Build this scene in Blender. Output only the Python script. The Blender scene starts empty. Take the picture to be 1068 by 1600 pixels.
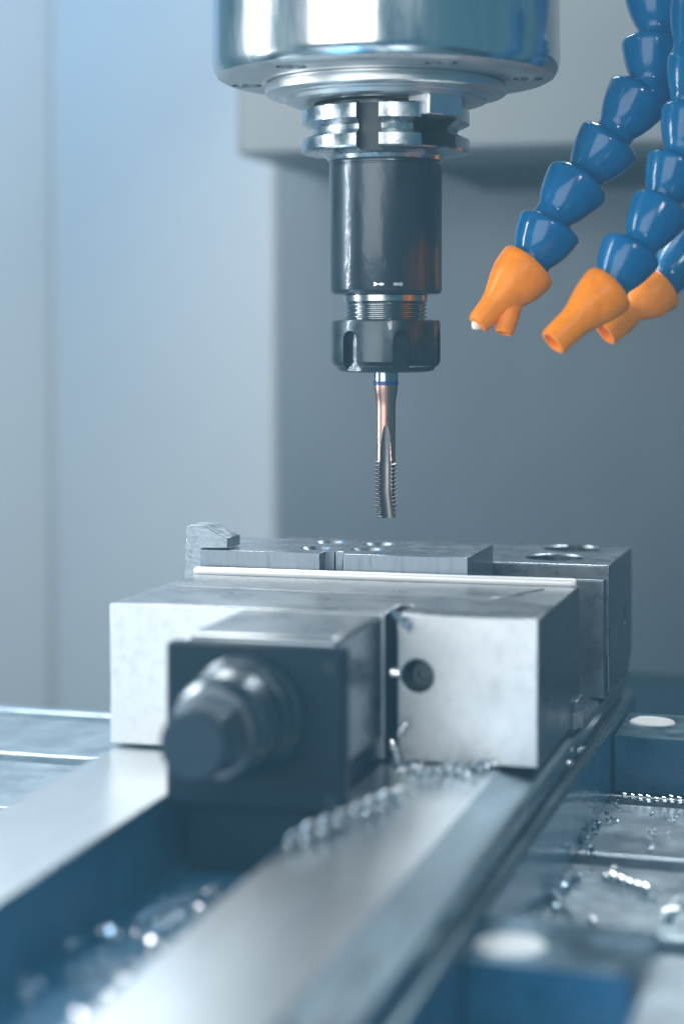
import bpy, bmesh, math, random
from mathutils import Vector, Matrix, noise

# ------------------------------------------------------------------ camera, world, lamps, exposure
SC = bpy.context.scene
COL = SC.collection
S = 0.001                      # all dimensions below are millimetres
R = math.radians
PI = math.pi

cam_d = bpy.data.cameras.new('camera')
cam = bpy.data.objects.new('camera', cam_d)
COL.objects.link(cam)
cam.location = (177.4 * S, -701.1 * S, 0)
cam.rotation_euler = (R(90), 0, R(15.5))
cam_d.sensor_fit = 'VERTICAL'
cam_d.sensor_height = 36
cam_d.lens = 67.5
cam_d.shift_y = -265 / 1600
cam_d.clip_start = 0.01
cam_d.clip_end = 20
cam_d.dof.use_dof = True
cam_d.dof.focus_distance = 0.718
cam_d.dof.aperture_fstop = 5.2
cam_d.dof.aperture_blades = 9
SC.camera = cam

W = bpy.data.worlds.new('World')
SC.world = W
W.use_nodes = True
bg = W.node_tree.nodes['Background']
bg.inputs['Color'].default_value = (0.12, 0.38, 0.54, 1)
bg.inputs['Strength'].default_value = 0.36


def lamp(name, loc, target, sx, sy, power, color):
    d = bpy.data.lights.new(name, 'AREA')
    d.shape = 'RECTANGLE'
    d.size, d.size_y = sx * S, sy * S
    d.energy = power
    d.color = color
    o = bpy.data.objects.new(name, d)
    COL.objects.link(o)
    o.location = Vector(loc) * S
    o.rotation_euler = (Vector(target) - Vector(loc)).to_track_quat('-Z', 'Y').to_euler()
    return o


# soft room light in front of the machine, behind the camera
lamp('front_softbox', (-215, -960, 120), (0, -60, -70), 760, 640, 5.8, (1.0, 0.955, 0.915))
# tall narrow work lamp on the left: thin highlight down the tool holder
lamp('left_strip_lamp', (-530, -187, 130), (0, 0, 20), 30, 520, 3.2, (0.95, 0.98, 1.0))
# two added fill lamps by the head, brightening upward faces of vise and table
lamp('head_fill_lamp', (-290, 240, 430), (20, -180, -130), 300, 160, 3.4, (1.0, 0.98, 0.95))
lamp('side_fill_lamp', (150, 375, 430), (80, -160, -150), 260, 120, 4.2, (0.94, 0.98, 1.0))
# added lamp that brightens the left panel
lamp('panel_fill_lamp', (-250, 60, 560), (-330, 560, 40), 260, 160, 1.2, (1.0, 0.95, 0.90))
# small added fill at front right: crisp glints on hoses and swarf
lamp('right_fill_lamp', (380, -860, 330), (90, -80, -90), 110, 110, 1.6, (1.0, 0.98, 0.96))
lamp('blue_fill_lamp', (-95, -455, -15), (-15, -510, -150), 110, 240, 1.7, (0.06, 0.52, 1.0))  # added blue fill that tints the foreground
lamp('blue_panel_fill', (-620, 250, 420), (-520, 600, 200), 160, 160, 1.5, (0.07, 0.44, 1.0))  # added blue lamp tinting the upper left panel

SC.view_settings.view_transform = 'Standard'
SC.view_settings.look = 'None'
SC.view_settings.gamma = 1
SC.view_settings.exposure = 0.03
SC.render.engine = 'CYCLES'
SC.cycles.use_denoising = True
SC.cycles.use_adaptive_sampling = True
SC.cycles.adaptive_threshold = 0.02
SC.cycles.max_bounces = 7
SC.cycles.diffuse_bounces = 3
SC.cycles.glossy_bounces = 5
SC.cycles.volume_bounces = 0
SC.cycles.sample_clamp_indirect = 8


# ------------------------------------------------------------------ materials
def mat(name, color, metal=1.0, rough=0.3, var=0.0, rvar=0.0, nscale=0.15, stretch=(1, 1, 1),
        bump=0.0, bscale=0.6, bstretch=(1, 1, 1), coat=0.0, coat_rough=0.1, dark=None, dark_amt=0.0,
        dscale=0.08, cbump=0.0, cscale=0.12, cstretch=(1, 1, 1), detail=6, ior=1.5, spec=.5):
    """Procedural surface. Scales are in features per millimetre."""
    m = bpy.data.materials.new(name)
    m.use_nodes = True
    nt = m.node_tree
    N, L = nt.nodes, nt.links
    b = N['Principled BSDF']
    b.inputs['Metallic'].default_value = metal
    b.inputs['Roughness'].default_value = rough
    b.inputs['Base Color'].default_value = (*color, 1)
    b.inputs['IOR'].default_value = ior
    b.inputs['Specular IOR Level'].default_value = spec
    b.inputs['Coat Weight'].default_value = coat
    b.inputs['Coat Roughness'].default_value = coat_rough
    tc = N.new('ShaderNodeTexCoord')

    def tex(scale, st, det=detail, rgh=0.6, dist=0.0):
        mp = N.new('ShaderNodeMapping')
        mp.inputs['Scale'].default_value = [1000 * scale * s for s in st]
        L.new(tc.outputs['Object'], mp.inputs['Vector'])
        n = N.new('ShaderNodeTexNoise')
        n.inputs['Scale'].default_value = 1
        n.inputs['Detail'].default_value = det
        n.inputs['Roughness'].default_value = rgh
        n.inputs['Distortion'].default_value = dist
        L.new(mp.outputs['Vector'], n.inputs['Vector'])
        return n.outputs['Fac']

    if var or rvar:
        f = tex(nscale, stretch)
        if var:
            mr = N.new('ShaderNodeMapRange')
            mr.inputs['From Min'].default_value = 0.3
            mr.inputs['From Max'].default_value = 0.7
            mr.inputs['To Min'].default_value = 1 - var
            mr.inputs['To Max'].default_value = 1 + var
            L.new(f, mr.inputs['Value'])
            vm = N.new('ShaderNodeVectorMath')
            vm.operation = 'SCALE'
            vm.inputs[0].default_value = color
            L.new(mr.outputs['Result'], vm.inputs['Scale'])
            cur = vm.outputs['Vector']
        if rvar:
            mr2 = N.new('ShaderNodeMapRange')
            mr2.inputs['From Min'].default_value = 0.3
            mr2.inputs['From Max'].default_value = 0.7
            mr2.inputs['To Min'].default_value = max(0.02, rough - rvar)
            mr2.inputs['To Max'].default_value = rough + rvar
            L.new(f, mr2.inputs['Value'])
            L.new(mr2.outputs['Result'], b.inputs['Roughness'])
    if not var:
        rgb = N.new('ShaderNodeRGB')
        rgb.outputs[0].default_value = (*color, 1)
        cur = rgb.outputs[0]
    if dark is not None:
        f2 = tex(dscale, stretch, 8, 0.7, 0.4)
        mr3 = N.new('ShaderNodeMapRange')
        mr3.inputs['From Min'].default_value = 0.5
        mr3.inputs['From Max'].default_value = 0.72
        mr3.inputs['To Max'].default_value = dark_amt
        L.new(f2, mr3.inputs['Value'])
        mx = N.new('ShaderNodeMix')
        mx.data_type = 'RGBA'
        L.new(mr3.outputs['Result'], mx.inputs['Factor'])
        L.new(cur, mx.inputs['A'])
        mx.inputs['B'].default_value = (*dark, 1)
        cur = mx.outputs['Result']
    L.new(cur, b.inputs['Base Color'])
    if bump:
        f3 = tex(bscale, bstretch, 5, 0.65)
        bp = N.new('ShaderNodeBump')
        bp.inputs['Strength'].default_value = bump
        bp.inputs['Distance'].default_value = 0.0004
        L.new(f3, bp.inputs['Height'])
        L.new(bp.outputs['Normal'], b.inputs['Normal'])
    if cbump:
        f4 = tex(cscale, cstretch, 3, 0.5, 1.2)
        bp2 = N.new('ShaderNodeBump')
        bp2.inputs['Strength'].default_value = cbump
        bp2.inputs['Distance'].default_value = 0.0008
        L.new(f4, bp2.inputs['Height'])
        L.new(bp2.outputs['Normal'], b.inputs['Coat Normal'])
    return m


M = {}
M['chrome'] = mat('wet_bright_spindle_steel', (0.70, 0.73, 0.75), rough=0.2, rvar=0.1, nscale=0.06, stretch=(1, 1, .25),
                  bump=0.12, bscale=0.08, bstretch=(1, 1, .3), dark=(0.25, 0.33, 0.38), dark_amt=0.55, dscale=0.035)
M['ring'] = mat('turned_ring_steel', (0.66, 0.68, 0.69), rough=0.38, rvar=0.1, nscale=0.12, bump=0.1, bscale=0.3,
                bstretch=(.3, .3, 2))
M['face'] = mat('spindle_face_steel', (0.58, 0.61, 0.62), rough=0.48, rvar=0.1, var=.12, nscale=0.1, bump=.1, bscale=.2)
M['flange'] = mat('oily_flange_steel', (0.50, 0.54, 0.57), rough=0.25, rvar=0.12, var=0.2, nscale=0.12, bump=.15, bscale=.25)
M['holder'] = mat('black_oxide_holder', (0.042, 0.056, 0.07), metal=0.7, rough=0.3, rvar=0.07, var=0.2, nscale=0.08,
                  stretch=(1, 1, .3), bump=0.18, bscale=0.1, bstretch=(1, 1, .35), coat=0.4, coat_rough=0.05, cbump=0.5,
                  cscale=0.16, cstretch=(1, 1, .35))
M['nut'] = mat('black_oxide_nut', (0.050, 0.068, 0.078), metal=0.85, rough=0.34, rvar=0.08, var=0.25, nscale=0.2,
               bump=0.12, bscale=0.3, coat=0.25, coat_rough=0.08, cbump=0.25, cscale=.15)
M['thread'] = mat('bare_thread_steel', (0.40, 0.43, 0.45), rough=0.22, rvar=.06, nscale=.2)
M['tap'] = mat('bronze_coated_tap', (0.50, 0.30, 0.24), rough=0.3, rvar=0.05, nscale=0.25, bump=.05, bscale=.9,
               bstretch=(1, 1, .05))
M['tap_thread'] = mat('dark_tap_thread', (0.20, 0.185, 0.18), rough=0.42, rvar=.05, nscale=.5)
M['flute'] = mat('ground_flute_steel', (0.27, 0.25, 0.25), rough=0.38, rvar=.05, nscale=.5, bump=.1, bscale=1.2,
                 bstretch=(1, 1, .1))
M['band'] = mat('blue_band_paint', (0.01, 0.075, 0.30), metal=0, rough=0.35, var=.1)
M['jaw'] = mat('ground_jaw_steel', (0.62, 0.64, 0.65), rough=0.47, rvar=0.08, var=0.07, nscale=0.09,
               bump=0.16, bscale=1.0, bstretch=(1, 1, .15), dark=(0.34, 0.39, 0.43), dark_amt=0.45, dscale=0.26)
M['jaw_top'] = mat('smooth_jaw_top_steel', (0.42, 0.45, 0.47), rough=0.3, rvar=0.07, var=0.08, nscale=0.06, bump=0.06, bscale=.25)
M['hard'] = mat('sawn_block_steel', (0.22, 0.265, 0.31), rough=0.36, rvar=0.12, var=0.16, nscale=0.35, stretch=(1.4, 1.4, .12),
                bump=0.35, bscale=0.9, bstretch=(1.3, 1.3, .08), dark=(.2, .25, .29), dark_amt=.6, dscale=.12)
M['plate_top'] = mat('oily_plate_top', (0.36, 0.40, 0.44), rough=0.27, rvar=.05, var=.1, nscale=.1, bump=.05, bscale=.3)
M['shaded_steel'] = mat('shaded_jaw_steel', (0.20, 0.225, 0.25), rough=.3, rvar=.07, var=.15, nscale=.12, bump=.15, bscale=.5)  # shade of the jaws' right sides put into the colour
M['fixed'] = mat('fixed_jaw_steel', (0.33, 0.36, 0.39), rough=0.33, rvar=0.07, var=0.14, nscale=0.15, bump=0.15, bscale=.5)
M['cast'] = mat('rough_wedge_steel', (0.29, 0.34, 0.38), rough=0.42, rvar=0.1, var=0.2, nscale=0.25, bump=0.7, bscale=0.35)
M['rail'] = mat('polished_rail_steel', (0.68, 0.72, 0.74), rough=0.29, rvar=0.02, var=0.04, nscale=1.4, stretch=(1, .03, 1), bump=.02, bscale=2.0, bstretch=(1, .03, 1), dark=(.5, .55, .58), dark_amt=.2, dscale=.2)
M['base'] = mat('vise_base_steel', (0.22, 0.30, 0.35), rough=0.28, rvar=0.08, var=0.14, nscale=0.06, stretch=(1, .2, 1), bump=.1, bscale=.3, bstretch=(1, .1, 1))
M['channel'] = mat('oily_channel_casting', (0.022, 0.13, 0.21), metal=0, rough=0.3, var=.25, nscale=.05, bump=.2, bscale=.2)  # blue tint in the colour takes the place of blue light
M['black'] = mat('dark_cover_plate', (0.007, 0.020, 0.031), metal=0, spec=.12, rough=0.4, rvar=.08, var=.2, nscale=.06, bump=.08, bscale=.3)
M['screw'] = mat('oily_screw_steel', (0.17, 0.19, 0.205), rough=0.3, rvar=.08, nscale=.1, bump=.1, bscale=.2)
M['screw_end'] = mat('dull_screw_end', (0.022, 0.038, 0.05), metal=0, spec=.2, rough=0.5, var=.1)
M['table'] = mat('wet_table_steel', (0.60, 0.69, 0.74), rough=0.34, rvar=0.06, var=0.06, nscale=0.07, bump=0.12, bscale=0.25,
                 dark=(.22, .34, .42), dark_amt=.3, dscale=.2)
M['ear'] = mat('blue_grey_ear_steel', (0.20, 0.31, 0.39), rough=0.3, rvar=0.1, var=0.2, nscale=0.08, bump=.2, bscale=.3,
               dark=(.08, .17, .25), dark_amt=.6, dscale=.12)
M['plug'] = mat('plug_reflection_white', (0.92, 0.88, 0.84), metal=0, rough=0.5, var=.04)
M['rod'] = mat('edge_highlight_white', (0.90, 0.88, 0.87), metal=0.15, rough=0.25, var=.03)
M['chip'] = mat('bright_swarf', (0.97, 0.97, 0.97), rough=0.22)
M['chip_dark'] = mat('dark_swarf', (0.30, 0.40, 0.47), rough=0.22)
M['blue'] = mat('blue_hose_plastic', (0.0002, 0.115, 0.29), metal=0, rough=0.15, rvar=.06, var=.12, nscale=.12, bump=.12, bscale=.12,
                spec=.4, dark=(.001, .15, .26), dark_amt=.5, dscale=.05)
M['orange'] = mat('orange_nozzle_plastic', (1.0, 0.27, 0.0), metal=0, spec=.25, rough=0.32, rvar=.06, var=.08, nscale=.2, bump=.12, bscale=.3,
                  dark=(.42, .10, .012), dark_amt=.3, dscale=.12)
M['orange_in'] = mat('orange_nozzle_bore', (0.45, 0.10, 0.006), metal=0, rough=0.5)
M['drop'] = mat('coolant_drop', (0.9, 0.75, 0.62), metal=0, rough=.08)
M['panel'] = mat('pale_enclosure_paint', (0.52, 0.53, 0.525), metal=0, rough=.42, var=.03, nscale=.004)
M['backwall'] = mat('slate_sheet_metal', (0.112, 0.133, 0.155), metal=.2, rough=.42, var=.14, nscale=.008, stretch=(1, 1, .4))
M['head'] = mat('grey_head_paint', (0.17, 0.182, 0.19), metal=0, rough=.4, var=.03, nscale=.005)
M['sump'] = mat('dark_blue_sump_paint', (0.012, 0.045, 0.075), metal=0, rough=.4, var=.1, nscale=.01)
M['side_shade'] = mat('blue_shade_casting', (0.003, 0.085, 0.165), metal=0, rough=0.3, rvar=.08, var=.25, nscale=.06, bump=.25, bscale=.25, coat=.3, coat_rough=.1)  # blue shade of the unlit sides put into the colour
M['shadow_strip'] = mat('housing_shadow_dark', (0.012, 0.02, 0.026), metal=0, rough=.6, spec=.1)
M['dark'] = mat('recess_shade', (0.02, 0.03, 0.038), metal=.2, rough=.4)  # shade inside slots and holes put into the colour


# ------------------------------------------------------------------ helpers
def link_mesh(name, me, material, parent=None, smooth=35):
    o = bpy.data.objects.new(name, me)
    COL.objects.link(o)
    for mm in (material if isinstance(material, (list, tuple)) else [material]):
        me.materials.append(mm)
    if smooth:
        for p in me.polygons:
            p.use_smooth = True
        me.set_sharp_from_angle(angle=R(smooth))
    if parent is not None:
        attach(o, parent)
    return o


def attach(o, parent):
    o.parent = parent
    o.matrix_parent_inverse = Matrix.Translation(-parent.location) if parent.type == 'EMPTY' else Matrix.Identity(4)


def thing(name, label, cat, loc=(0, 0, 0), group=None):
    o = bpy.data.objects.new(name, None)
    COL.objects.link(o)
    o.empty_display_size = 0.01
    o.location = Vector(loc) * S
    return tag(o, label, cat, group)


def tag(o, label, cat, group=None):
    o['label'] = label
    o['category'] = cat
    if group:
        o['group'] = group
    return o


def structure(o):
    o['kind'] = 'structure'
    return o


def bm_mesh(bm, name='m'):
    bmesh.ops.recalc_face_normals(bm, faces=bm.faces)
    me = bpy.data.meshes.new(name)
    bm.to_mesh(me)
    bm.free()
    return me


def bm_box(x0, x1, y0, y1, z0, z1, bm=None):
    bm = bm or bmesh.new()
    v = [bm.verts.new((x * S, y * S, z * S)) for x in (x0, x1) for y in (y0, y1) for z in (z0, z1)]
    for f in ((0, 1, 3, 2), (4, 6, 7, 5), (0, 4, 5, 1), (2, 3, 7, 6), (0, 2, 6, 4), (1, 5, 7, 3)):
        bm.faces.new([v[i] for i in f])
    return bm


def bm_prism(pts, a0, a1, axis='Y', bm=None):
    """Polygon swept along an axis. axis Y: pts are (x, z); X: (y, z); Z: (x, y)."""
    bm = bm or bmesh.new()

    def P(p, a):
        q = {'Y': (p[0], a, p[1]), 'X': (a, p[0], p[1]), 'Z': (p[0], p[1], a)}[axis]
        return bm.verts.new(Vector(q) * S)
    A = [P(p, a0) for p in pts]
    B = [P(p, a1) for p in pts]
    n = len(pts)
    bm.faces.new(A)
    bm.faces.new(B[::-1])
    for i in range(n):
        bm.faces.new((A[i], A[(i + 1) % n], B[(i + 1) % n], B[i]))
    return bm


def bm_lathe(prof, c=(0, 0, 0), d=(0, 0, 1), seg=64, bm=None, cap=True):
    """Revolve (r, t) profile about the line through c along d."""
    bm = bm or bmesh.new()
    d = Vector(d).normalized()
    u = d.orthogonal().normalized()
    w = d.cross(u)
    c = Vector(c)
    rings = []
    for r, t in prof:
        rings.append([bm.verts.new((c + d * t + (u * math.cos(a) + w * math.sin(a)) * max(r, 1e-4)) * S)
                      for a in (2 * PI * k / seg for k in range(seg))])
    for A, B in zip(rings, rings[1:]):
        for k in range(seg):
            bm.faces.new((A[k], A[(k + 1) % seg], B[(k + 1) % seg], B[k]))
    if cap:
        bm.faces.new(rings[0])
        bm.faces.new(rings[-1][::-1])
    return bm


def cut(me, cutters):
    """Boolean-difference baked into a new mesh."""
    o = bpy.data.objects.new('tmp_body', me)
    COL.objects.link(o)
    tmp = [o]
    for cm in cutters:
        k = bpy.data.objects.new('tmp_cutter', cm)
        COL.objects.link(k)
        tmp.append(k)
        b = o.modifiers.new('b', 'BOOLEAN')
        b.object = k
        b.operation = 'DIFFERENCE'
        b.solver = 'EXACT'
    dg = bpy.context.evaluated_depsgraph_get()
    dg.update()
    res = bpy.data.meshes.new_from_object(o.evaluated_get(dg))
    for t in tmp:
        bpy.data.objects.remove(t)
    return res


def bevel(o, w, seg=2, ang=40):
    b = o.modifiers.new('edge', 'BEVEL')
    b.width = w * S
    b.segments = seg
    b.limit_method = 'ANGLE'
    b.angle_limit = R(ang)
    b.harden_normals = False
    return o


def box_part(name, x0, x1, y0, y1, z0, z1, m, parent=None, bv=0.5):
    o = link_mesh(name, bm_mesh(bm_box(x0, x1, y0, y1, z0, z1)), m, parent)
    if bv:
        bevel(o, bv)
    return o


def rotz(p, a):
    c, s = math.cos(a), math.sin(a)
    return (p[0] * c - p[1] * s, p[0] * s + p[1] * c)


# ------------------------------------------------------------------ setting: enclosure and head housing
bm = bmesh.new()
# pale sheet panel with a fold near its left end
outline = [(-760, 470), (-424, 640), (-422, 645), (-416, 645), (-413, 632), (-223, 560), (-219, 564), (-217, 566), (-214, 700), (-780, 700)]
o = structure(link_mesh('enclosure_panel', bm_mesh(bm_prism(outline, -420, 620, 'Z')), M['panel']))
bevel(o, 3, 3)
o = structure(link_mesh('back_wall', bm_mesh(bm_box(-217.5, 900, 563, 600, -217, 620)), M['backwall'], smooth=0))
o = structure(link_mesh('lower_back_wall', bm_mesh(bm_box(-217.5, 900, 567, 600, -420, -217.5)), M['sump'], smooth=0))
o = structure(link_mesh('enclosure_floor', bm_mesh(bm_box(-900, 900, -500, 660, -440, -421)), M['sump'], smooth=0))
# head casting hanging in front of the back wall
o = structure(link_mesh('head_housing', bm_mesh(bm_box(-194, 700, 400, 562.5, 113, 480)), M['head']))
bevel(o, 3, 3)
o = structure(link_mesh('housing_shadow_strip', bm_mesh(bm_box(-75, 690, 397, 562.5, 101, 112.8)), M['shadow_strip']))  # dark slab added for the band of shadow under the housing
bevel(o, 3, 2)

# ------------------------------------------------------------------ machine table with T-slots (slots run left-right)
tbl = thing('machine_table', 'wet steel machine table with slots running left to right under the vise', 'machine table', (0, 0, -220))
TA = R(-1.6)
slots = [-405, -318, -232, -146, -60, 26, 112]
edges = [-480] + slots + [128]
for i in range(len(edges) - 1):
    y0 = edges[i] + (7.5 if i else 0)
    y1 = edges[i + 1] - (7.5 if i < len(edges) - 2 else 0)
    q = [rotz(p, TA) for p in ((-330, y0), (330, y0), (330, y1), (-330, y1))]
    o = link_mesh('table_strip', bm_mesh(bm_prism(q, -186, -172, 'Z')), M['table'], tbl)
    bevel(o, 0.7, 2)
q = [rotz(p, TA) for p in ((-329, -479), (329, -479), (329, 127), (-329, 127))]
link_mesh('table_body', bm_mesh(bm_prism(q, -235, -187, 'Z')), M['ear'], tbl)

# ------------------------------------------------------------------ vise
V = thing('machine_vise', 'large steel machine vise bolted to the slotted table below the tap', 'vise', (0, 0, -172))
prof = [(-66, -171.8), (-66, -135), (-65, -134), (-25, -134), (-24, -135), (-24, -158), (25, -158), (25, -135), (26, -134), (64, -134),
        (65.5, -134.4), (76, -136.2), (78, -137.2), (78.3, -141), (75.5, -141.6), (75.5, -145.2), (79.5, -146), (80.6, -147.4), (81, -171.8)]
me = bm_mesh(bm_prism(prof, -430, 108, 'Y'))
base = link_mesh('base', me, [M['base'], M['rail'], M['channel']], V)
for p in me.polygons:
    c = p.center / S
    if p.normal.z > 0.99 and c.z > -134.2:
        p.material_index = 1
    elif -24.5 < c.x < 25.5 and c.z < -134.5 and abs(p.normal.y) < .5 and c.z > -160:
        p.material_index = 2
me.materials.append(M['side_shade'])
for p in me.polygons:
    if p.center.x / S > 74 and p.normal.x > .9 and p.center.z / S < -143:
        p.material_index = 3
bevel(base, 0.5, 2, 20)

# moving jaw with screw pocket
jx0, jx1, jy0, jy1, jt, jb = -67.3, 76.3, -107, -21, -86.5, -133.2
me = cut(bm_mesh(bm_box(jx0, jx1, jy0, jy1, jb, jt)), [
    bm_mesh(bm_lathe([(5.1, 0), (5.1, 30)], (37.4, -112, -106), (0, 1, 0), 40)),
    bm_mesh(bm_box(26.8, 30.8, -110, -86, -140, -80))])
mj = link_mesh('moving_jaw', me, [M['jaw'], M['jaw_top'], M['shaded_steel'], M['dark']], V, smooth=30)
for p in me.polygons:
    if p.normal.z > .9 and p.center.z / S > -87:
        p.material_index = 1
    c = p.center / S
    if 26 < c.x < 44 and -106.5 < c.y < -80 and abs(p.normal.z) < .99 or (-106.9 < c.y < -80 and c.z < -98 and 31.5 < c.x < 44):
        p.material_index = 3  # slot and hole insides coloured dark for shade
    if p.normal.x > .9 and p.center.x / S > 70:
        p.material_index = 2  # right side coloured darker for its shade
bevel(mj, 0.6, 2)
link_mesh('pocket_screw', bm_mesh(bm_lathe([(4.6, 0), (4.6, 3), (4.0, 3.6), (2.4, 3.6), (2.2, 1.5), (.1, 1.5)], (37.2, -92, -107.2), (0, -1, 0), 28)), M['screw'], mj)
# raised skim plate and rod standing in for the edge highlight, on the moving jaw
o = link_mesh('top_skim_plate', bm_mesh(bm_prism([(-61, -62), (53, -66), (66, -34), (-66, -29)], -86.45, -86.15, 'Z')), M['jaw_top'], mj)
bevel(o, 0.12, 2)
o = link_mesh('edge_highlight_rod', bm_mesh(bm_lathe([(0.2, 0), (1.0, .25), (1.4, 1), (1.55, 2), (1.55, 141.5), (1.4, 142.4), (1, 143.2), (.2, 143.4)],
                                           (-67.6, -24.4, -85.2), (1, 0, 0), 20)), M['rod'], mj)
# guide step at the foot of the moving jaw
o = link_mesh('guide_step', bm_mesh(bm_prism([(-21.2, -137), (-21.2, -125), (-34, -125), (-38, -129), (-38, -134.2)], 76.2, 77.6, 'X')), M['fixed'], mj)
bevel(o, .3)

# screw housing in front of the moving jaw
hb = box_part('screw_housing', -21, 26, -161.5, -107.2, -126.5, -86.8, M['jaw_top'], V, 1.6)
fp = box_part('cover_plate', -24.6, 30.4, -168, -161.7, -136.5, -88.4, M['black'], V, 1.4)
for (x, z) in ((26.6, -94), (26.6, -132.5)):
    link_mesh('cover_screw', bm_mesh(bm_lathe([(2.2, 0), (2.2, 1.2), (1.8, 1.7), (1.0, 1.7), (.9, .7), (.1, .7)], (x, -168.02, z), (0, -1, 0), 24)), M['screw_end'], fp)
link_mesh('housing_foot', bm_mesh(bm_box(-20, 24, -160, -108, -157.5, -126.7)), M['black'], V)
sc = link_mesh('clamp_screw', bm_mesh(bm_lathe([(17.4, 0), (17.4, 3), (16, 4.5), (16, 9), (14.8, 10), (14.8, 13), (15.6, 14), (15.6, 19), (14.4, 21), (14.4, 24),
                                                (12.4, 26), (12.4, 31)], (0.8, -168.05, -108.4), (0, -1, 0), 56)), M['screw'], V)
me = bm_mesh(bm_lathe([(11.0, 0), (11.0, 11), (10.2, 12.2), (9.3, 12.4)], (0.8, -199, -108.4), (0, -1, 0), 6))
hx = link_mesh('hex_drive', me, M['screw'], sc)
bevel(hx, .5)
link_mesh('hex_end_face', bm_mesh(bm_lathe([(9.4, 0), (9.4, 3.2), (8.9, 3.8), (.1, 3.8)], (0.8, -211.35, -108.4), (0, -1, 0), 48)), M['screw_end'], sc)

# fixed jaw: body with undercut tail, two counterbores, a side hole
tail = [(35.2, -85.5), (104, -85.5), (104, -128), (92, -136), (72, -136.5), (72, -134.6), (35.2, -134.6)]
me = cut(bm_mesh(bm_prism(tail, -70, 79.5, 'X')), [
    bm_mesh(bm_lathe([(11.6, 0), (11.6, 30)], (54.8, 58, -80), (0, 0, -1), 56)),
    bm_mesh(bm_lathe([(11.6, 0), (11.6, 30)], (56.5, 92, -80), (0, 0, -1), 56)),
    bm_mesh(bm_lathe([(4.2, 0), (4.2, 14)], (84, 82, -110.5), (-1, 0, 0), 32)),
    bm_mesh(bm_box(78.3, 82, 30, 36.5, -140, -120))])
fj = link_mesh('fixed_jaw', me, [M['shaded_steel'], M['plate_top']], V, smooth=30)
for p in me.polygons:
    if p.normal.z > .9 and p.center.z / S > -86:
        p.material_index = 1
bevel(fj, .7, 2, 50)
for (x, y) in ((54.8, 58), (56.5, 92)):
    link_mesh('counterbore_bolt', bm_mesh(bm_lathe([(9.5, 0), (9.5, 8), (8.8, 9), (5, 9), (4.8, 4), (.1, 4)], (x, y, -109.8), (0, 0, 1), 40)), M['screw'], fj)
jp = box_part('jaw_plate', -69, 78.2, 29.5, 35.0, -136, -90.5, M['shaded_steel'], V, .6)

# bolt ears of the vise base with plugs, near-white in place of a bright reflection
EA = R(-2.5)
for (x0, x1, y0, y1, px, py, a) in ((81.3, 240, 32, 80, 91, 64, R(-1.2)), (81.3, 122, -243, -205, 88.5, -229, R(-5))):
    pts = [(x0, y0), (x1, y0), (x1, y1), (x0, y1)]
    pts = [(x0 + rotz((p[0] - x0, p[1] - y0), a)[0], y0 + rotz((p[0] - x0, p[1] - y0), a)[1]) for p in pts]
    pts[0] = (81.3, pts[0][1]); pts[3] = (81.3, pts[3][1])
    me = cut(bm_mesh(bm_prism(pts, -171.6, -150, 'Z')), [bm_mesh(bm_lathe([(9.2, 0), (9.2, 8)], (px + 1.5, py, -145), (0, 0, -1), 48))])
    e = link_mesh('bolt_ear', me, [M['side_shade'], M['ear']], V, smooth=30)
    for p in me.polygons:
        p.material_index = 1 if p.normal.z > .8 else 0  # sides take the blue shade colour, tops stay steel
    bevel(e, .8, 2, 50)
    link_mesh('hole_plug', bm_mesh(bm_lathe([(9.0, 0), (9.0, 2.6), (8.4, 3.2), (.1, 3.3)], (px + 1.5, py, -152.95), (0, 0, 1), 48)), M['plug'], e)

# stop block near the front right corner
st = box_part('stop_block', 125, 190, -340, -228, -171.5, -150, M['table'], None, 1.5)
tag(st, 'blurred pale steel block at the bottom right corner of the picture', 'steel block')

# ------------------------------------------------------------------ clamped plates and wedge
plate_spec = [
    ('flat steel plate with two countersunk holes beside the wedge, clamped in the vise', [(-66.6, -18.8), (-20.4, -18.8), (-20.4, -11), (-17, -11), (-17, 29), (-66.6, 29)], ((-26.5, -2.5), (-27.5, 20.5))),
    ('flat steel plate with two countersunk holes nearest the tap, clamped in the vise', [(-11.2, -18.8), (35.4, -18.8), (35.4, 29), (-16.6, 29), (-16.6, -11), (-13.6, -11)], ((-7, -1), (-7.2, 18.5)))]
for lab, pts, holes in plate_spec:
    cs = []
    for (x, y) in holes:
        cs.append(bm_mesh(bm_lathe([(7.0, 1), (6.2, 0), (4.2, -2.2), (4.2, -40)], (x, y, -78), (0, 0, 1), 48)))
    me = cut(bm_mesh(bm_prism(pts, -104, -78, 'Z')), cs)
    o = link_mesh('workpiece_plate', me, [M['hard'], M['plate_top']], None, smooth=30)
    for p in me.polygons:
        c = p.center / S
        if p.normal.z > .9 and c.z > -78.5:
            p.material_index = 1
        for (x, y) in holes:
            if (c.x - x) ** 2 + (c.y - y) ** 2 < 50 and p.normal.z < .9:
                p.material_index = 1
    bevel(o, .25, 2, 50)
    tag(o, lab, 'steel plate', 'steel plates clamped in the vise')
me = bm_mesh(bm_prism([(-74.6, -92), (-73.0, -69.6), (-71.6, -68.9), (-65.8, -69.1), (-56.6, -73.6), (-56.6, -77.5), (-66.9, -77.8), (-66.9, -92)], -17.5, -3, 'Y'))
o = bevel(link_mesh('end_stop_wedge', me, M['cast'], None, smooth=20), .4, 2, 25)
tag(o, 'small rough steel wedge standing at the left end of the clamped plates', 'steel wedge')

# ------------------------------------------------------------------ spindle nose
SP = thing('spindle_nose', 'large bright machine spindle nose hanging at the top of the picture', 'spindle', (0, 0, 98))
bolt_az = [R(80 + 60 * k) for k in range(6)]


def az(a, r):                                   # azimuth 0 faces the camera, positive to its right
    b = a + R(15.5) - PI / 2
    return (r * math.cos(b), r * math.sin(b))


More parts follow.
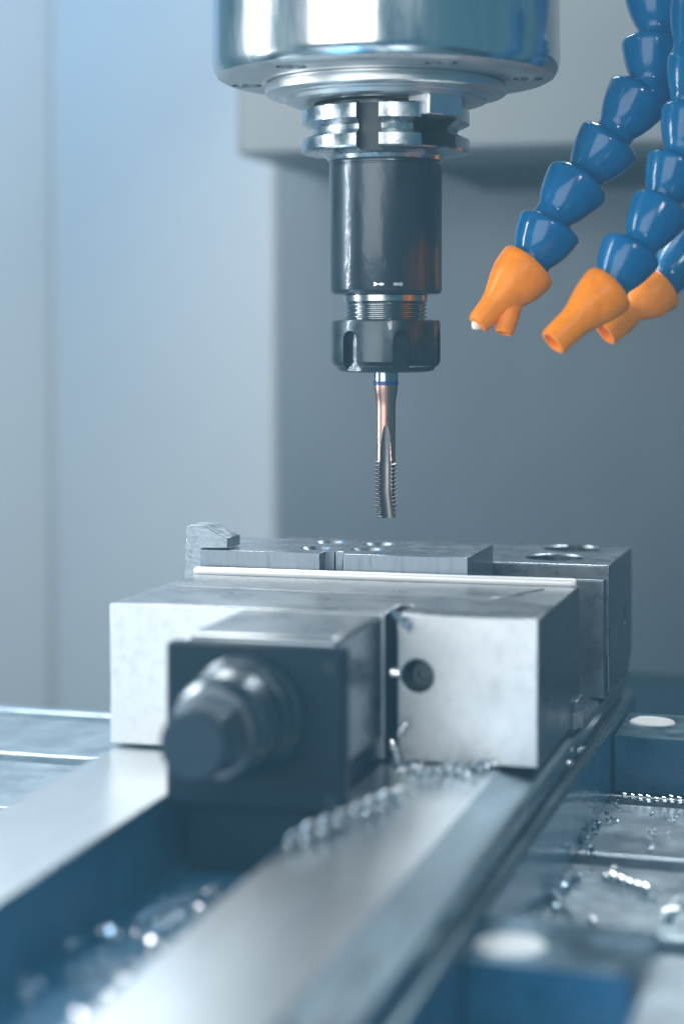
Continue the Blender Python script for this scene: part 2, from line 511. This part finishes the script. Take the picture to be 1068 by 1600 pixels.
prof = [(.1, 240), (65.2, 240), (65.2, 104.2), (64.6, 101.6), (63.2, 99.4), (61, 98.2), (59, 97.9), (.1, 97.9)]
me = cut(bm_mesh(bm_lathe(prof, seg=160)), [bm_mesh(bm_lathe([(5.6, 90), (5.6, 103)], (*az(a, 53.5), 0), seg=32)) for a in bolt_az])
hsg = link_mesh('spindle_housing', me, [M['chrome'], M['face']], SP, smooth=28)
for p in me.polygons:
    if p.normal.z < -.8:
        p.material_index = 1
for a in bolt_az:
    link_mesh('face_bolt', bm_mesh(bm_lathe([(4.6, 5), (4.6, .6), (4.0, 0), (2.6, 0), (2.4, 3), (.1, 3)], (*az(a, 53.5), 99.6), seg=28)), M['face'], hsg)
link_mesh('nose_ring', bm_mesh(bm_lathe([(46.6, 97.85), (46.6, 97.2), (43.5, 97.0), (43.5, 96.4), (45.2, 96.1), (45.4, 95.4), (45.2, 93.1), (44.2, 92.4), (40.5, 92.2),
                                         (40.2, 91.7), (38.4, 91.3), (37.6, 90.0), (36.4, 89.6), (27, 89.6), (27, 97.85)], seg=140)), M['ring'], SP)
for s in (R(38), R(218)):
    bmk = bm_box(-8, 8, 22.5, 34.5, 82.4, 91.2)
    me = bm_mesh(bmk)
    # turn the key so that its outer face looks along azimuth s
    me.transform(Matrix.Rotation(s + R(15.5) + PI, 4, 'Z'))
    k = link_mesh('drive_key', me, M['ring'], SP)
    bevel(k, .5, 2)

# ------------------------------------------------------------------ collet tool holder
TH = thing('tool_holder', 'dark collet tool holder with notched flange held in the spindle', 'tool holder', (0, 0, 17))
prof = [(.1, 89.2), (22, 89.2), (22.2, 87.6), (30.6, 87.4), (31.4, 86.7), (31.5, 81.6), (27.2, 79.6), (27.0, 77.8), (31.4, 75.8), (31.5, 71.6), (31, 70.9), (24.4, 70.2), (22.4, 69.4), (21.6, 68), (.1, 68)]


def slot_cut(a, w, r0, z0, z1, rnd=False):
    bmk = bm_box(-w / 2, w / 2, r0, 60, z0, z1)
    m_ = bm_mesh(bmk)
    m_.transform(Matrix.Rotation(a + R(15.5) + PI, 4, 'Z'))
    return m_


me = cut(bm_mesh(bm_lathe(prof, seg=144)), [slot_cut(R(38), 16.4, 23.2, 71.5, 95), slot_cut(R(218), 16.4, 23.2, 60, 95),
                                            slot_cut(R(-13.5), 8.4, 24.2, 60, 95),
                                            bm_mesh(bm_lathe([(6.2, 15), (6.2, 40)], (0, 0, 77.4), (*az(R(38), 1), 0), 32))])
link_mesh('flange', me, [M['flange'], M['dark']], TH, smooth=28)
for p in me.polygons:
    c = p.center / S
    rr_ = math.hypot(c.x, c.y)
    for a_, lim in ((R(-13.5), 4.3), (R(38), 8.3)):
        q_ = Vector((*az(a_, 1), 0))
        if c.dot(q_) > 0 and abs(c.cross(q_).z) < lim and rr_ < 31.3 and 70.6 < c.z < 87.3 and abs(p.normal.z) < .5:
            p.material_index = 1  # notch and keyway insides coloured dark for shade
prof = [(20.0, 68.5), (20.9, 68.0), (21.15, 67.2), (21.15, 66.6), (20.85, 66.4), (20.85, 66.0), (21.15, 65.8), (21.15, 19.8), (20.8, 18.8), (20.2, 18.2), (15.6, 18.05), (15.2, 18.0), (.1, 18.0)]
bd = link_mesh('holder_body', bm_mesh(bm_lathe(prof, seg=128)), M['holder'], TH, smooth=28)
# two small etched marks near the lower rim: an arrowed pin and a pill
for (da, pts) in ((-3.0, [(-2.6, -.9), (-2.0, 0), (-2.6, .9), (-1.2, .7), (-.7, .25), (.3, .25), (.8, .75), (2.0, .5), (2.6, 0), (2.0, -.5), (.8, -.75), (.3, -.25), (-.7, -.25), (-1.2, -.7)]),
                  (4.0, [(-2.2, -.7), (-1.9, 0), (-2.2, .7), (1.2, .7), (1.5, .95), (2.1, .8), (2.4, 0), (2.1, -.8), (1.5, -.95), (1.2, -.7)])):
    bmk = bmesh.new()
    vs = []
    for (x, z) in pts:
        x, z = x * .8, z * .75
        a = (x + da) / 21.2
        q = az(a, 21.33)
        vs.append(bmk.verts.new((q[0] * S, q[1] * S, (21.3 + z) * S)))
    bmk.faces.new(vs)
    link_mesh('etched_mark', bm_mesh(bmk), M['ring'], bd, smooth=0)
prof = [(15.4, 18.2), (15.7, 17.6), (15.7, 15.4), (15.0, 15.0)]
z = 14.8
while z > 8.0:
    prof += [(14.5, z), (15.6, z - .62), (15.6, z - .78), (14.5, z - 1.4)]
    z -= 1.5
prof += [(14.0, 7.2), (.1, 7.2)]
link_mesh('nose_thread', bm_mesh(bm_lathe(prof, seg=96)), M['thread'], TH, smooth=25)
prof = [(15.7, 8.4), (19.4, 8.5), (20.3, 8.2), (20.55, 7.4), (20.55, -7.2), (19.7, -8.6), (18.6, -9.2), (17.8, -10.6), (15, -11.2), (5.2, -11.2), (5.2, -5), (15.7, -5), (15.7, 8.4)]
cs = []
for k in range(6):
    a = R(15.5 + 60.5 * k)
    q = az(a, 1)
    # slot: a vertical pill, round at its top
    w, zt = 3.3, 1.0
    pts = [(-w, -20), (w, -20)] + [(w * math.cos(t), zt + w * math.sin(t)) for t in (PI * j / 10 for j in range(11))]
    m_ = bm_mesh(bm_prism(pts, 17.6, 26, 'Y'))
    m_.transform(Matrix.Rotation(a + R(15.5) + PI, 4, 'Z'))
    cs.append(m_)
me = cut(bm_mesh(bm_lathe(prof, seg=144, cap=False)), cs)
nt = link_mesh('collet_nut', me, M['nut'], TH, smooth=28)
bevel(nt, .3, 2, 50)

# ------------------------------------------------------------------ tap
TP = thing('threading_tap', 'bronze coated threading tap with blue band, hanging above the clamped plates', 'tap', (0, 0, -66))
link_mesh('shank', bm_mesh(bm_lathe([(4.7, -4), (4.7, -14.6)], seg=48)), M['thread'], TP)
link_mesh('color_band', bm_mesh(bm_lathe([(4.74, -14.62), (4.74, -16.1)], seg=48)), M['band'], TP)


def tap_mesh():
    nth, zs = 168, []
    z = -16.12
    while z > -46:
        zs.append(z); z -= .35 if z > -42 else .2
    while z > -66.0:
        zs.append(z); z -= .11
    zs.append(-66.0)
    pitch = 1.5
    verts, faces, mats = [], [], []
    info = []
    for z in zs:
        row = []
        for k in range(nth):
            a = 2 * PI * k / nth
            if z > -24:
                t = (z + 24) / 7.88
                core = 3.72 + (4.6 - 3.72) * (t * t * (3 - 2 * t))
            else:
                core = 3.72
            r, kind = core, 0
            if z < -44.4:
                env = min(1, (-44.4 - z) / .8)
                ph = ((z / pitch) - a / (2 * PI)) % 1.0
                tri = 1 - abs(2 * ph - 1)
                tri = min(1, max(0, (tri - .12) / .72))
                top = 4.5 - max(0, (-61.5 - z)) * .14
                rr = 3.55 + (top - 3.55) * tri
                r = core + (rr - core) * env
                kind = 1
            if z < -64.9:
                r = min(r, 3.9 - (-64.9 - z) * .25)
            for j in range(3):
                tw = 0.0 if z > -56 else (-56 - z) * R(1.6)
                fa = R(-90 + 15.5 - 1) + 2 * PI * j / 3 + tw
                dl = (a - fa + PI) % (2 * PI) - PI
                if z < -30.6 and abs(dl) < 1.2:
                    up = max(0, min(1, (z + 46) / 15.4))
                    rf = 2.35
                    cd = 4.15 + up ** 1.6 * 2.0
                    dsc = rf * rf - (cd * math.sin(dl)) ** 2
                    if dsc > 0:
                        lim = cd * math.cos(dl) - math.sqrt(dsc)
                        if lim < r:
                            r, kind = max(lim, .6), 2
            row.append(kind)
            verts.append((r * math.cos(a) * S, r * math.sin(a) * S, z * S))
        info.append(row)
    for i in range(len(zs) - 1):
        for k in range(nth):
            k2 = (k + 1) % nth
            faces.append((i * nth + k, (i + 1) * nth + k, (i + 1) * nth + k2, i * nth + k2))
            mats.append(info[i][k] if info[i][k] == info[i][k2] or info[i][k] != 2 else min(info[i][k], info[i][k2]))
    faces.append(tuple(range(nth)))
    mats.append(0)
    n0 = (len(zs) - 1) * nth
    faces.append(tuple(n0 + k for k in range(nth))[::-1])
    mats.append(2)
    me = bpy.data.meshes.new('tap')
    me.from_pydata(verts, [], faces)
    return me, mats


me, mats = tap_mesh()
o = link_mesh('fluted_body', me, [M['tap'], M['tap_thread'], M['flute']], TP, smooth=32)
me.polygons.foreach_set('material_index', mats)

# ------------------------------------------------------------------ coolant hoses
seg_prof = [(6.8, 6.0), (8.0, 1.2), (8.5, .4), (9.2, .3), (10.6, 1.0), (11.6, 1.8), (12.1, 2.6), (12.15, 3.4), (11.85, 4.9), (11.2, 7.6), (10.3, 10.5), (9.2, 13.2), (8.2, 15.1), (7.5, 16.3),
            (7.2, 17.5), (7.3, 19.4), (7.5, 21.0), (7.7, 22.8), (7.0, 24.6), (5.4, 26.0)]


hr = random.Random(8)


def hose(name, label, joints, tip, noz, sc=1.0):
    """joints: cup centres down the hose, the last one is the nozzle's cup."""
    J = [Vector(j) for j in joints]
    T = thing(name, label, 'coolant hose', tuple(J[-1]), 'coolant hoses beside the spindle')
    for a, b in zip(J, J[1:]):
        L = (b - a).length
        k = L / 19.4
        ks = sc
        dr = (b - a).normalized()
        rnd_t = Vector((hr.uniform(-1, 1), hr.uniform(-1, 1), hr.uniform(-1, 1)))
        dr = dr + rnd_t * (.17 if b != J[-1] else 0)
        link_mesh('hose_segment', bm_mesh(bm_lathe([(r * sc, t * (k if t < 18 else 1) + (0 if t < 18 else 18 * (k - 1))) for r, t in seg_prof], tuple(a), tuple(dr), 40)), M['blue'], T)
    c, d = J[-1], (Vector(tip) - J[-1])
    L = d.length
    d.normalize()
    if noz == 'round':
        pr = [(8.6, 4), (9.7, .2), (10.4, 0), (10.9, .8), (10.8, 3), (9.8, 7.5), (8.3, 12), (7.0, 15.5), (6.3, 18.5), (5.9, L - 1), (5.6, L - .2), (5.1, L), (4.1, L - .05), (3.9, L - .6), (3.8, L - 6), (.1, L - 6.2)]
    elif noz == 'fan':
        pr = [(8.6, 4), (9.9, .2), (10.6, 0), (11.1, .8), (11.0, 3), (10.4, 7.5), (9.0, 11.5), (7.4, 15), (5.9, 18.5), (5.0, 22), (4.5, L - 2), (3.9, L - .4), (2.6, L), (.1, L)]
    else:
        pr = [(8.2, 4), (9.2, .2), (9.8, 0), (10.3, .8), (10.1, 4), (9.3, 8.5), (7.2, 12.5), (5.6, 15), (5.2, 17), (5.9, 21), (5.9, L - 1), (5.4, L), (4.2, L), (3.9, L - .8), (3.8, L - 6), (.1, L - 6.2)]
    pr = [(r_ * sc, t_) for r_, t_ in pr]
    n = link_mesh('nozzle', bm_mesh(bm_lathe(pr, tuple(c), tuple(d), 44)), M['orange'], T)
    if noz == 'fan':
        # second outlet below the first
        side = Vector((.80, .22, -.56))
        c2 = c + d * (L * .50) + side * 4.0
        e2 = c + d * (L * .90) + side * 9.5
        L2 = (e2 - c2).length
        link_mesh('second_outlet', bm_mesh(bm_lathe([(3.0, -3), (4.2, 0), (4.0, L2 * .5), (3.5, L2 - .8), (3.0, L2), (2.2, L2), (2.0, L2 - 2), (.1, L2 - 2)], tuple(c2), tuple(e2 - c2), 28)), M['orange'], n)
        p = c + d * (L - .2)
        link_mesh('coolant_drop', bm_mesh(bm_lathe([(.1, -2.2), (1.9, -1.2), (2.2, .2), (1.7, 1.6), (.1, 2.2)], tuple(p), (0, 0, -1), 20)), M['drop'], n)
    return T


hose('coolant_hose', 'blue jointed coolant hose with forked orange nozzle, nearest the spindle',
     [(98.9, 19.1, 153.7), (98.9, 19.1, 133.5), (98.5, 18.0, 113.0), (94.3, 15.8, 93.9), (84.2, 10.9, 76.6), (72.9, 5.7, 60.7), (63.1, -0.1, 44.0), (55.5, -5.4, 28.1)],
     (38.2, -16.4, 6.3), 'fan')
hose('coolant_hose', 'blue jointed coolant hose with straight round orange nozzle, middle of three',
     [(118.5, -11.8, 121.3), (117.7, -13.0, 101.6), (115.6, -14.6, 82.9), (111.0, -18.0, 64.7), (106.1, -22.5, 48.7), (96.6, -29.2, 33.5), (89.0, -35.5, 18.8)],
     (70.9, -47.8, -0.2), 'round', .89)
hose('coolant_hose', 'blue jointed coolant hose at the right edge, mostly hidden, with waisted orange nozzle',
     [(121.9, 113.7, 54.7), (107.7, 101.5, 43.0), (93.4, 88.2, 22.7)],
     (72.4, 74.0, 3.6), 'waist')
# ------------------------------------------------------------------ swarf
random.seed(4)


def curl_bm(p0, p1, rad, turns, w, bm=None, wob=.15, n=14, thick=.18):
    """A coiled ribbon of swarf from p0 to p1."""
    bm = bm or bmesh.new()
    a, b = Vector(p0), Vector(p1)
    ax = (b - a)
    L = ax.length
    ax.normalize()
    u = ax.orthogonal().normalized()
    v = ax.cross(u)
    N = max(8, int(turns * n))
    ph = random.uniform(0, 6.28)
    prev = None
    for i in range(N + 1):
        t = i / N
        ang = ph + turns * 2 * PI * t
        r = rad * (1 + wob * math.sin(7 * t + ph)) * (.55 + .45 * min(1, 6 * t, 6 * (1 - t) + .4))
        er = u * math.cos(ang) + v * math.sin(ang)
        bend = Vector((0, 0, 1)) * (math.sin(t * PI) * L * .012)
        q = a + ax * (L * t) + bend
        c = [q + er * r - ax * w / 2, q + er * r * .8 + ax * w / 2, q + er * (r * .8 - thick) + ax * w / 2, q + er * (r - thick) - ax * w / 2]
        ring = [bm.verts.new(x * S) for x in c]
        if prev:
            for k in range(4):
                bm.faces.new((prev[k], prev[(k + 1) % 4], ring[(k + 1) % 4], ring[k]))
        else:
            bm.faces.new(ring)
        prev = ring
    bm.faces.new(prev[::-1])
    return bm


def chip(label, p0, p1, rad, turns, w, m='chip', group=None):
    o = link_mesh('metal_chip', bm_mesh(curl_bm(p0, p1, rad, turns, w)), M[m])
    return tag(o, label, 'metal chip', group)


chip('long coiled metal chip lying along the pale right vise rail', (29.3, -219.7, -131.4), (46.7, -155.4, -131.4), 2.5, 8, 2.0, 'chip')
chip('bright coiled chip lying on the table strip right of the vise', (95.3, -92.3, -169.8), (112.2, -106.6, -169.8), 2.4, 6, 1.5, 'chip')
chip('thin twisted chip at the foot of the far bolt ear', (84.6, 22.9, -170.5), (100.0, 17.8, -170.5), 1.7, 5, 1.2, 'chip')
chip('coiled chip at the right edge of the picture by the far bolt ear', (101.7, 19.2, -170.0), (113.4, 17.3, -170.0), 2.0, 4, 1.2, 'chip')
chip('tangled dark chip on the slot edge beside the vise base', (77.3, -57.7, -168.8), (80.3, -45.5, -168.8), 3.2, 3, 1.0, 'chip_dark')
chip('dark curled chip hanging at the end of the table slot', (79.4, -92.1, -169.8), (78.1, -65.4, -169.8), 2.2, 4, 1.4, 'chip_dark')
chip('small bright chip beside the vise base near the slot', (65.9, -81.9, -170.2), (69.0, -87.3, -170.2), 1.8, 2, 2.0, 'chip')
chip('short bright chip next to the slot, right of the smaller one', (75.8, -95.5, -170.4), (78.7, -100.7, -170.4), 1.6, 2, 2.0, 'chip')
chip('dark slanting chip on the near table strip', (80.0, -108.7, -170.5), (90.6, -133.4, -170.5), 1.6, 6, 1.6, 'chip_dark')
chip('tiny chip at the front edge of the near table strip', (96.6, -135.7, -170.5), (99.2, -140.1, -170.5), 1.5, 2, 1.4, 'chip')
chip('short bright chip lying at the right edge on the near table strip', (116.9, -125.2, -170.0), (120.6, -124.2, -170.0), 2.0, 2, 3.0, 'chip')
chip('upright bright chip at the right edge on the near table strip', (119.2, -118.5, -170.2), (120.9, -107.7, -170.2), 1.8, 2, 1.6, 'chip')
chip('small loose chip on the far table strip below the bolt ear', (74.2, -1.4, -171.0), (77.5, -8.4, -171.0), 1.0, 2, 1.0, 'chip')
chip('small chip on the table strip left of the bolt ear foot', (84.9, 9.6, -171.0), (87.5, 4.2, -171.0), 1.0, 2, 1.0, 'chip')
chip('coiled chip lying at the foot of the moving jaw beside the screw housing', (41.6, -134.4, -131.8), (51.4, -124.5, -131.8), 2.2, 4, 1.3, 'chip')
chip('bright chip lying at the foot of the moving jaw toward its right corner', (48.1, -119.0, -132.0), (59.8, -124.9, -132.0), 2.0, 4, 1.3, 'chip')
chip('small dark chip under the lower right corner of the moving jaw', (55.3, -109.5, -132.8), (61.2, -111.6, -132.8), 1.2, 3, 1.0, 'chip_dark')
chip('small chip at the corner between vise base and far bolt ear', (72.5, 54.2, -148.4), (76.8, 52.7, -148.4), 1.6, 3, 1.0, 'chip_dark')
chip('tiny chip in the groove along the vise base, nearer the far ear', (80.5, -72.8, -139.1), (80.8, -66.7, -139.1), 0.9, 2, 0.8, 'chip')
chip('tiny chip in the groove along the vise base, nearer the jaw corner', (80.0, -45.5, -140.1), (80.7, -41.0, -140.1), 0.9, 2, 0.8, 'chip')
chip('coiled chip hanging down below the gap beside the screw housing', (30.4, -112.0, -126.4), (33.3, -112.0, -135.2), 1.8, 4, 1.0, 'chip')
chip('bright chip caught in the gap below the round jaw hole', (32.0, -110.0, -123.9), (35.8, -110.0, -119.3), 1.3, 3, 1.2, 'chip')
chip('dark tangled chip stuck at the top of the gap beside the screw housing', (29.5, -110.0, -84.7), (36.2, -110.0, -91.1), 1.6, 4, 1.0, 'chip_dark')
chip('small round chip stuck left of the jaw hole', (29.8, -109.5, -104.6), (32.3, -109.5, -105.3), 1.6, 2, 1.4, 'chip')
chip('long row of coiled chip glinting on the dark channel floor', (-12.8, -218.6, -155.6), (-0.8, -182.6, -155.6), 2.8, 8, 1.7, 'chip')
chip('coiled chip on the channel floor in front of the longer one', (-4.2, -237.1, -155.8), (-0.1, -214.4, -155.8), 2.6, 4, 1.9, 'chip')
chip('coiled chip in the channel near the bottom left of the picture', (-15.3, -262.7, -155.6), (-3.3, -244.0, -155.6), 2.8, 5, 1.7, 'chip')
chip('small curled chip in the channel at the far bottom left corner', (-26.7, -269.9, -155.6), (-18.0, -277.1, -155.6), 2.4, 2, 2.4, 'chip')
chip('small curled chip low in the channel beside the right rail', (-3.6, -274.3, -155.8), (-1.2, -268.0, -155.8), 2.2, 2, 2.2, 'chip')
chip('small curled chip in the channel, left of the longer rows', (-24.2, -244.1, -156.0), (-21.9, -240.3, -156.0), 2.0, 2, 2.0, 'chip')


def swarf(name, label, area, z, n, lo, hi, m='chip'):
    """Many fine crumbs and short curls strewn over a quadrilateral area (corners in mm)."""
    bm = bmesh.new()
    a, b, c, d = [Vector((*p, 0)) for p in area]
    for _ in range(n):
        u, v = random.random(), random.random()
        p = (a * (1 - u) + b * u) * (1 - v) + (d * (1 - u) + c * u) * v
        rad = random.uniform(lo, hi)
        ang = random.uniform(0, 2 * PI)
        L = random.uniform(1.2, 4.5) * rad
        tilt = random.uniform(-.1, .5)
        q = Vector((math.cos(ang), math.sin(ang), tilt)) * L
        p.z = z + rad * 1.02 + .05
        curl_bm(tuple(p), tuple(p + q), rad, random.uniform(.8, 2.6), rad * random.uniform(.5, 1.0), bm, n=9, thick=.12)
    o = link_mesh(name, bm_mesh(bm), M[m])
    o['kind'] = 'stuff'
    o['label'] = label
    return o


swarf('fine_swarf', 'fine bright swarf strewn along the channel between the vise rails', [(-20, -300), (21, -300), (21, -178), (-20, -178)], -158, 34, .8, 2.0)
swarf('fine_swarf', 'fine bright swarf gathered on the rail at the foot of the moving jaw', [(30, -122), (62, -118), (60, -108.5), (30, -108.5)], -134, 46, .4, 1.1)
swarf('fine_swarf', 'fine swarf scattered over the wet table strips right of the vise', [(84, -190), (126, -195), (116, 28), (84, 28)], -172, 26, .4, 1.1)
swarf('fine_swarf', 'dark swarf packed along the foot of the vise base', [(82, -180), (86, -180), (85, 30), (82, 30)], -172, 34, .5, 1.3, 'chip_dark')

# ------------------------------------------------------------------ even blue haze, added to lift and tint the shadows
hz = link_mesh('haze', bm_mesh(bm_box(-1000, 1100, -1500, 760, -1450, 720)), M['dark'], smooth=0)
hm = bpy.data.materials.new('added_blue_haze')
hm.use_nodes = True
hn = hm.node_tree
hn.nodes.clear()
ho = hn.nodes.new('ShaderNodeOutputMaterial')
hv = hn.nodes.new('ShaderNodeVolumePrincipled')
hv.inputs['Color'].default_value = (0.46, 0.82, 1.0, 1)
hv.inputs['Density'].default_value = 0.1
hn.links.new(hv.outputs['Volume'], ho.inputs['Volume'])
hz.data.materials.clear()
hz.data.materials.append(hm)
hz['kind'] = 'stuff'
hz['label'] = 'thin bluish haze added around the scene to lift and tint the shadows'
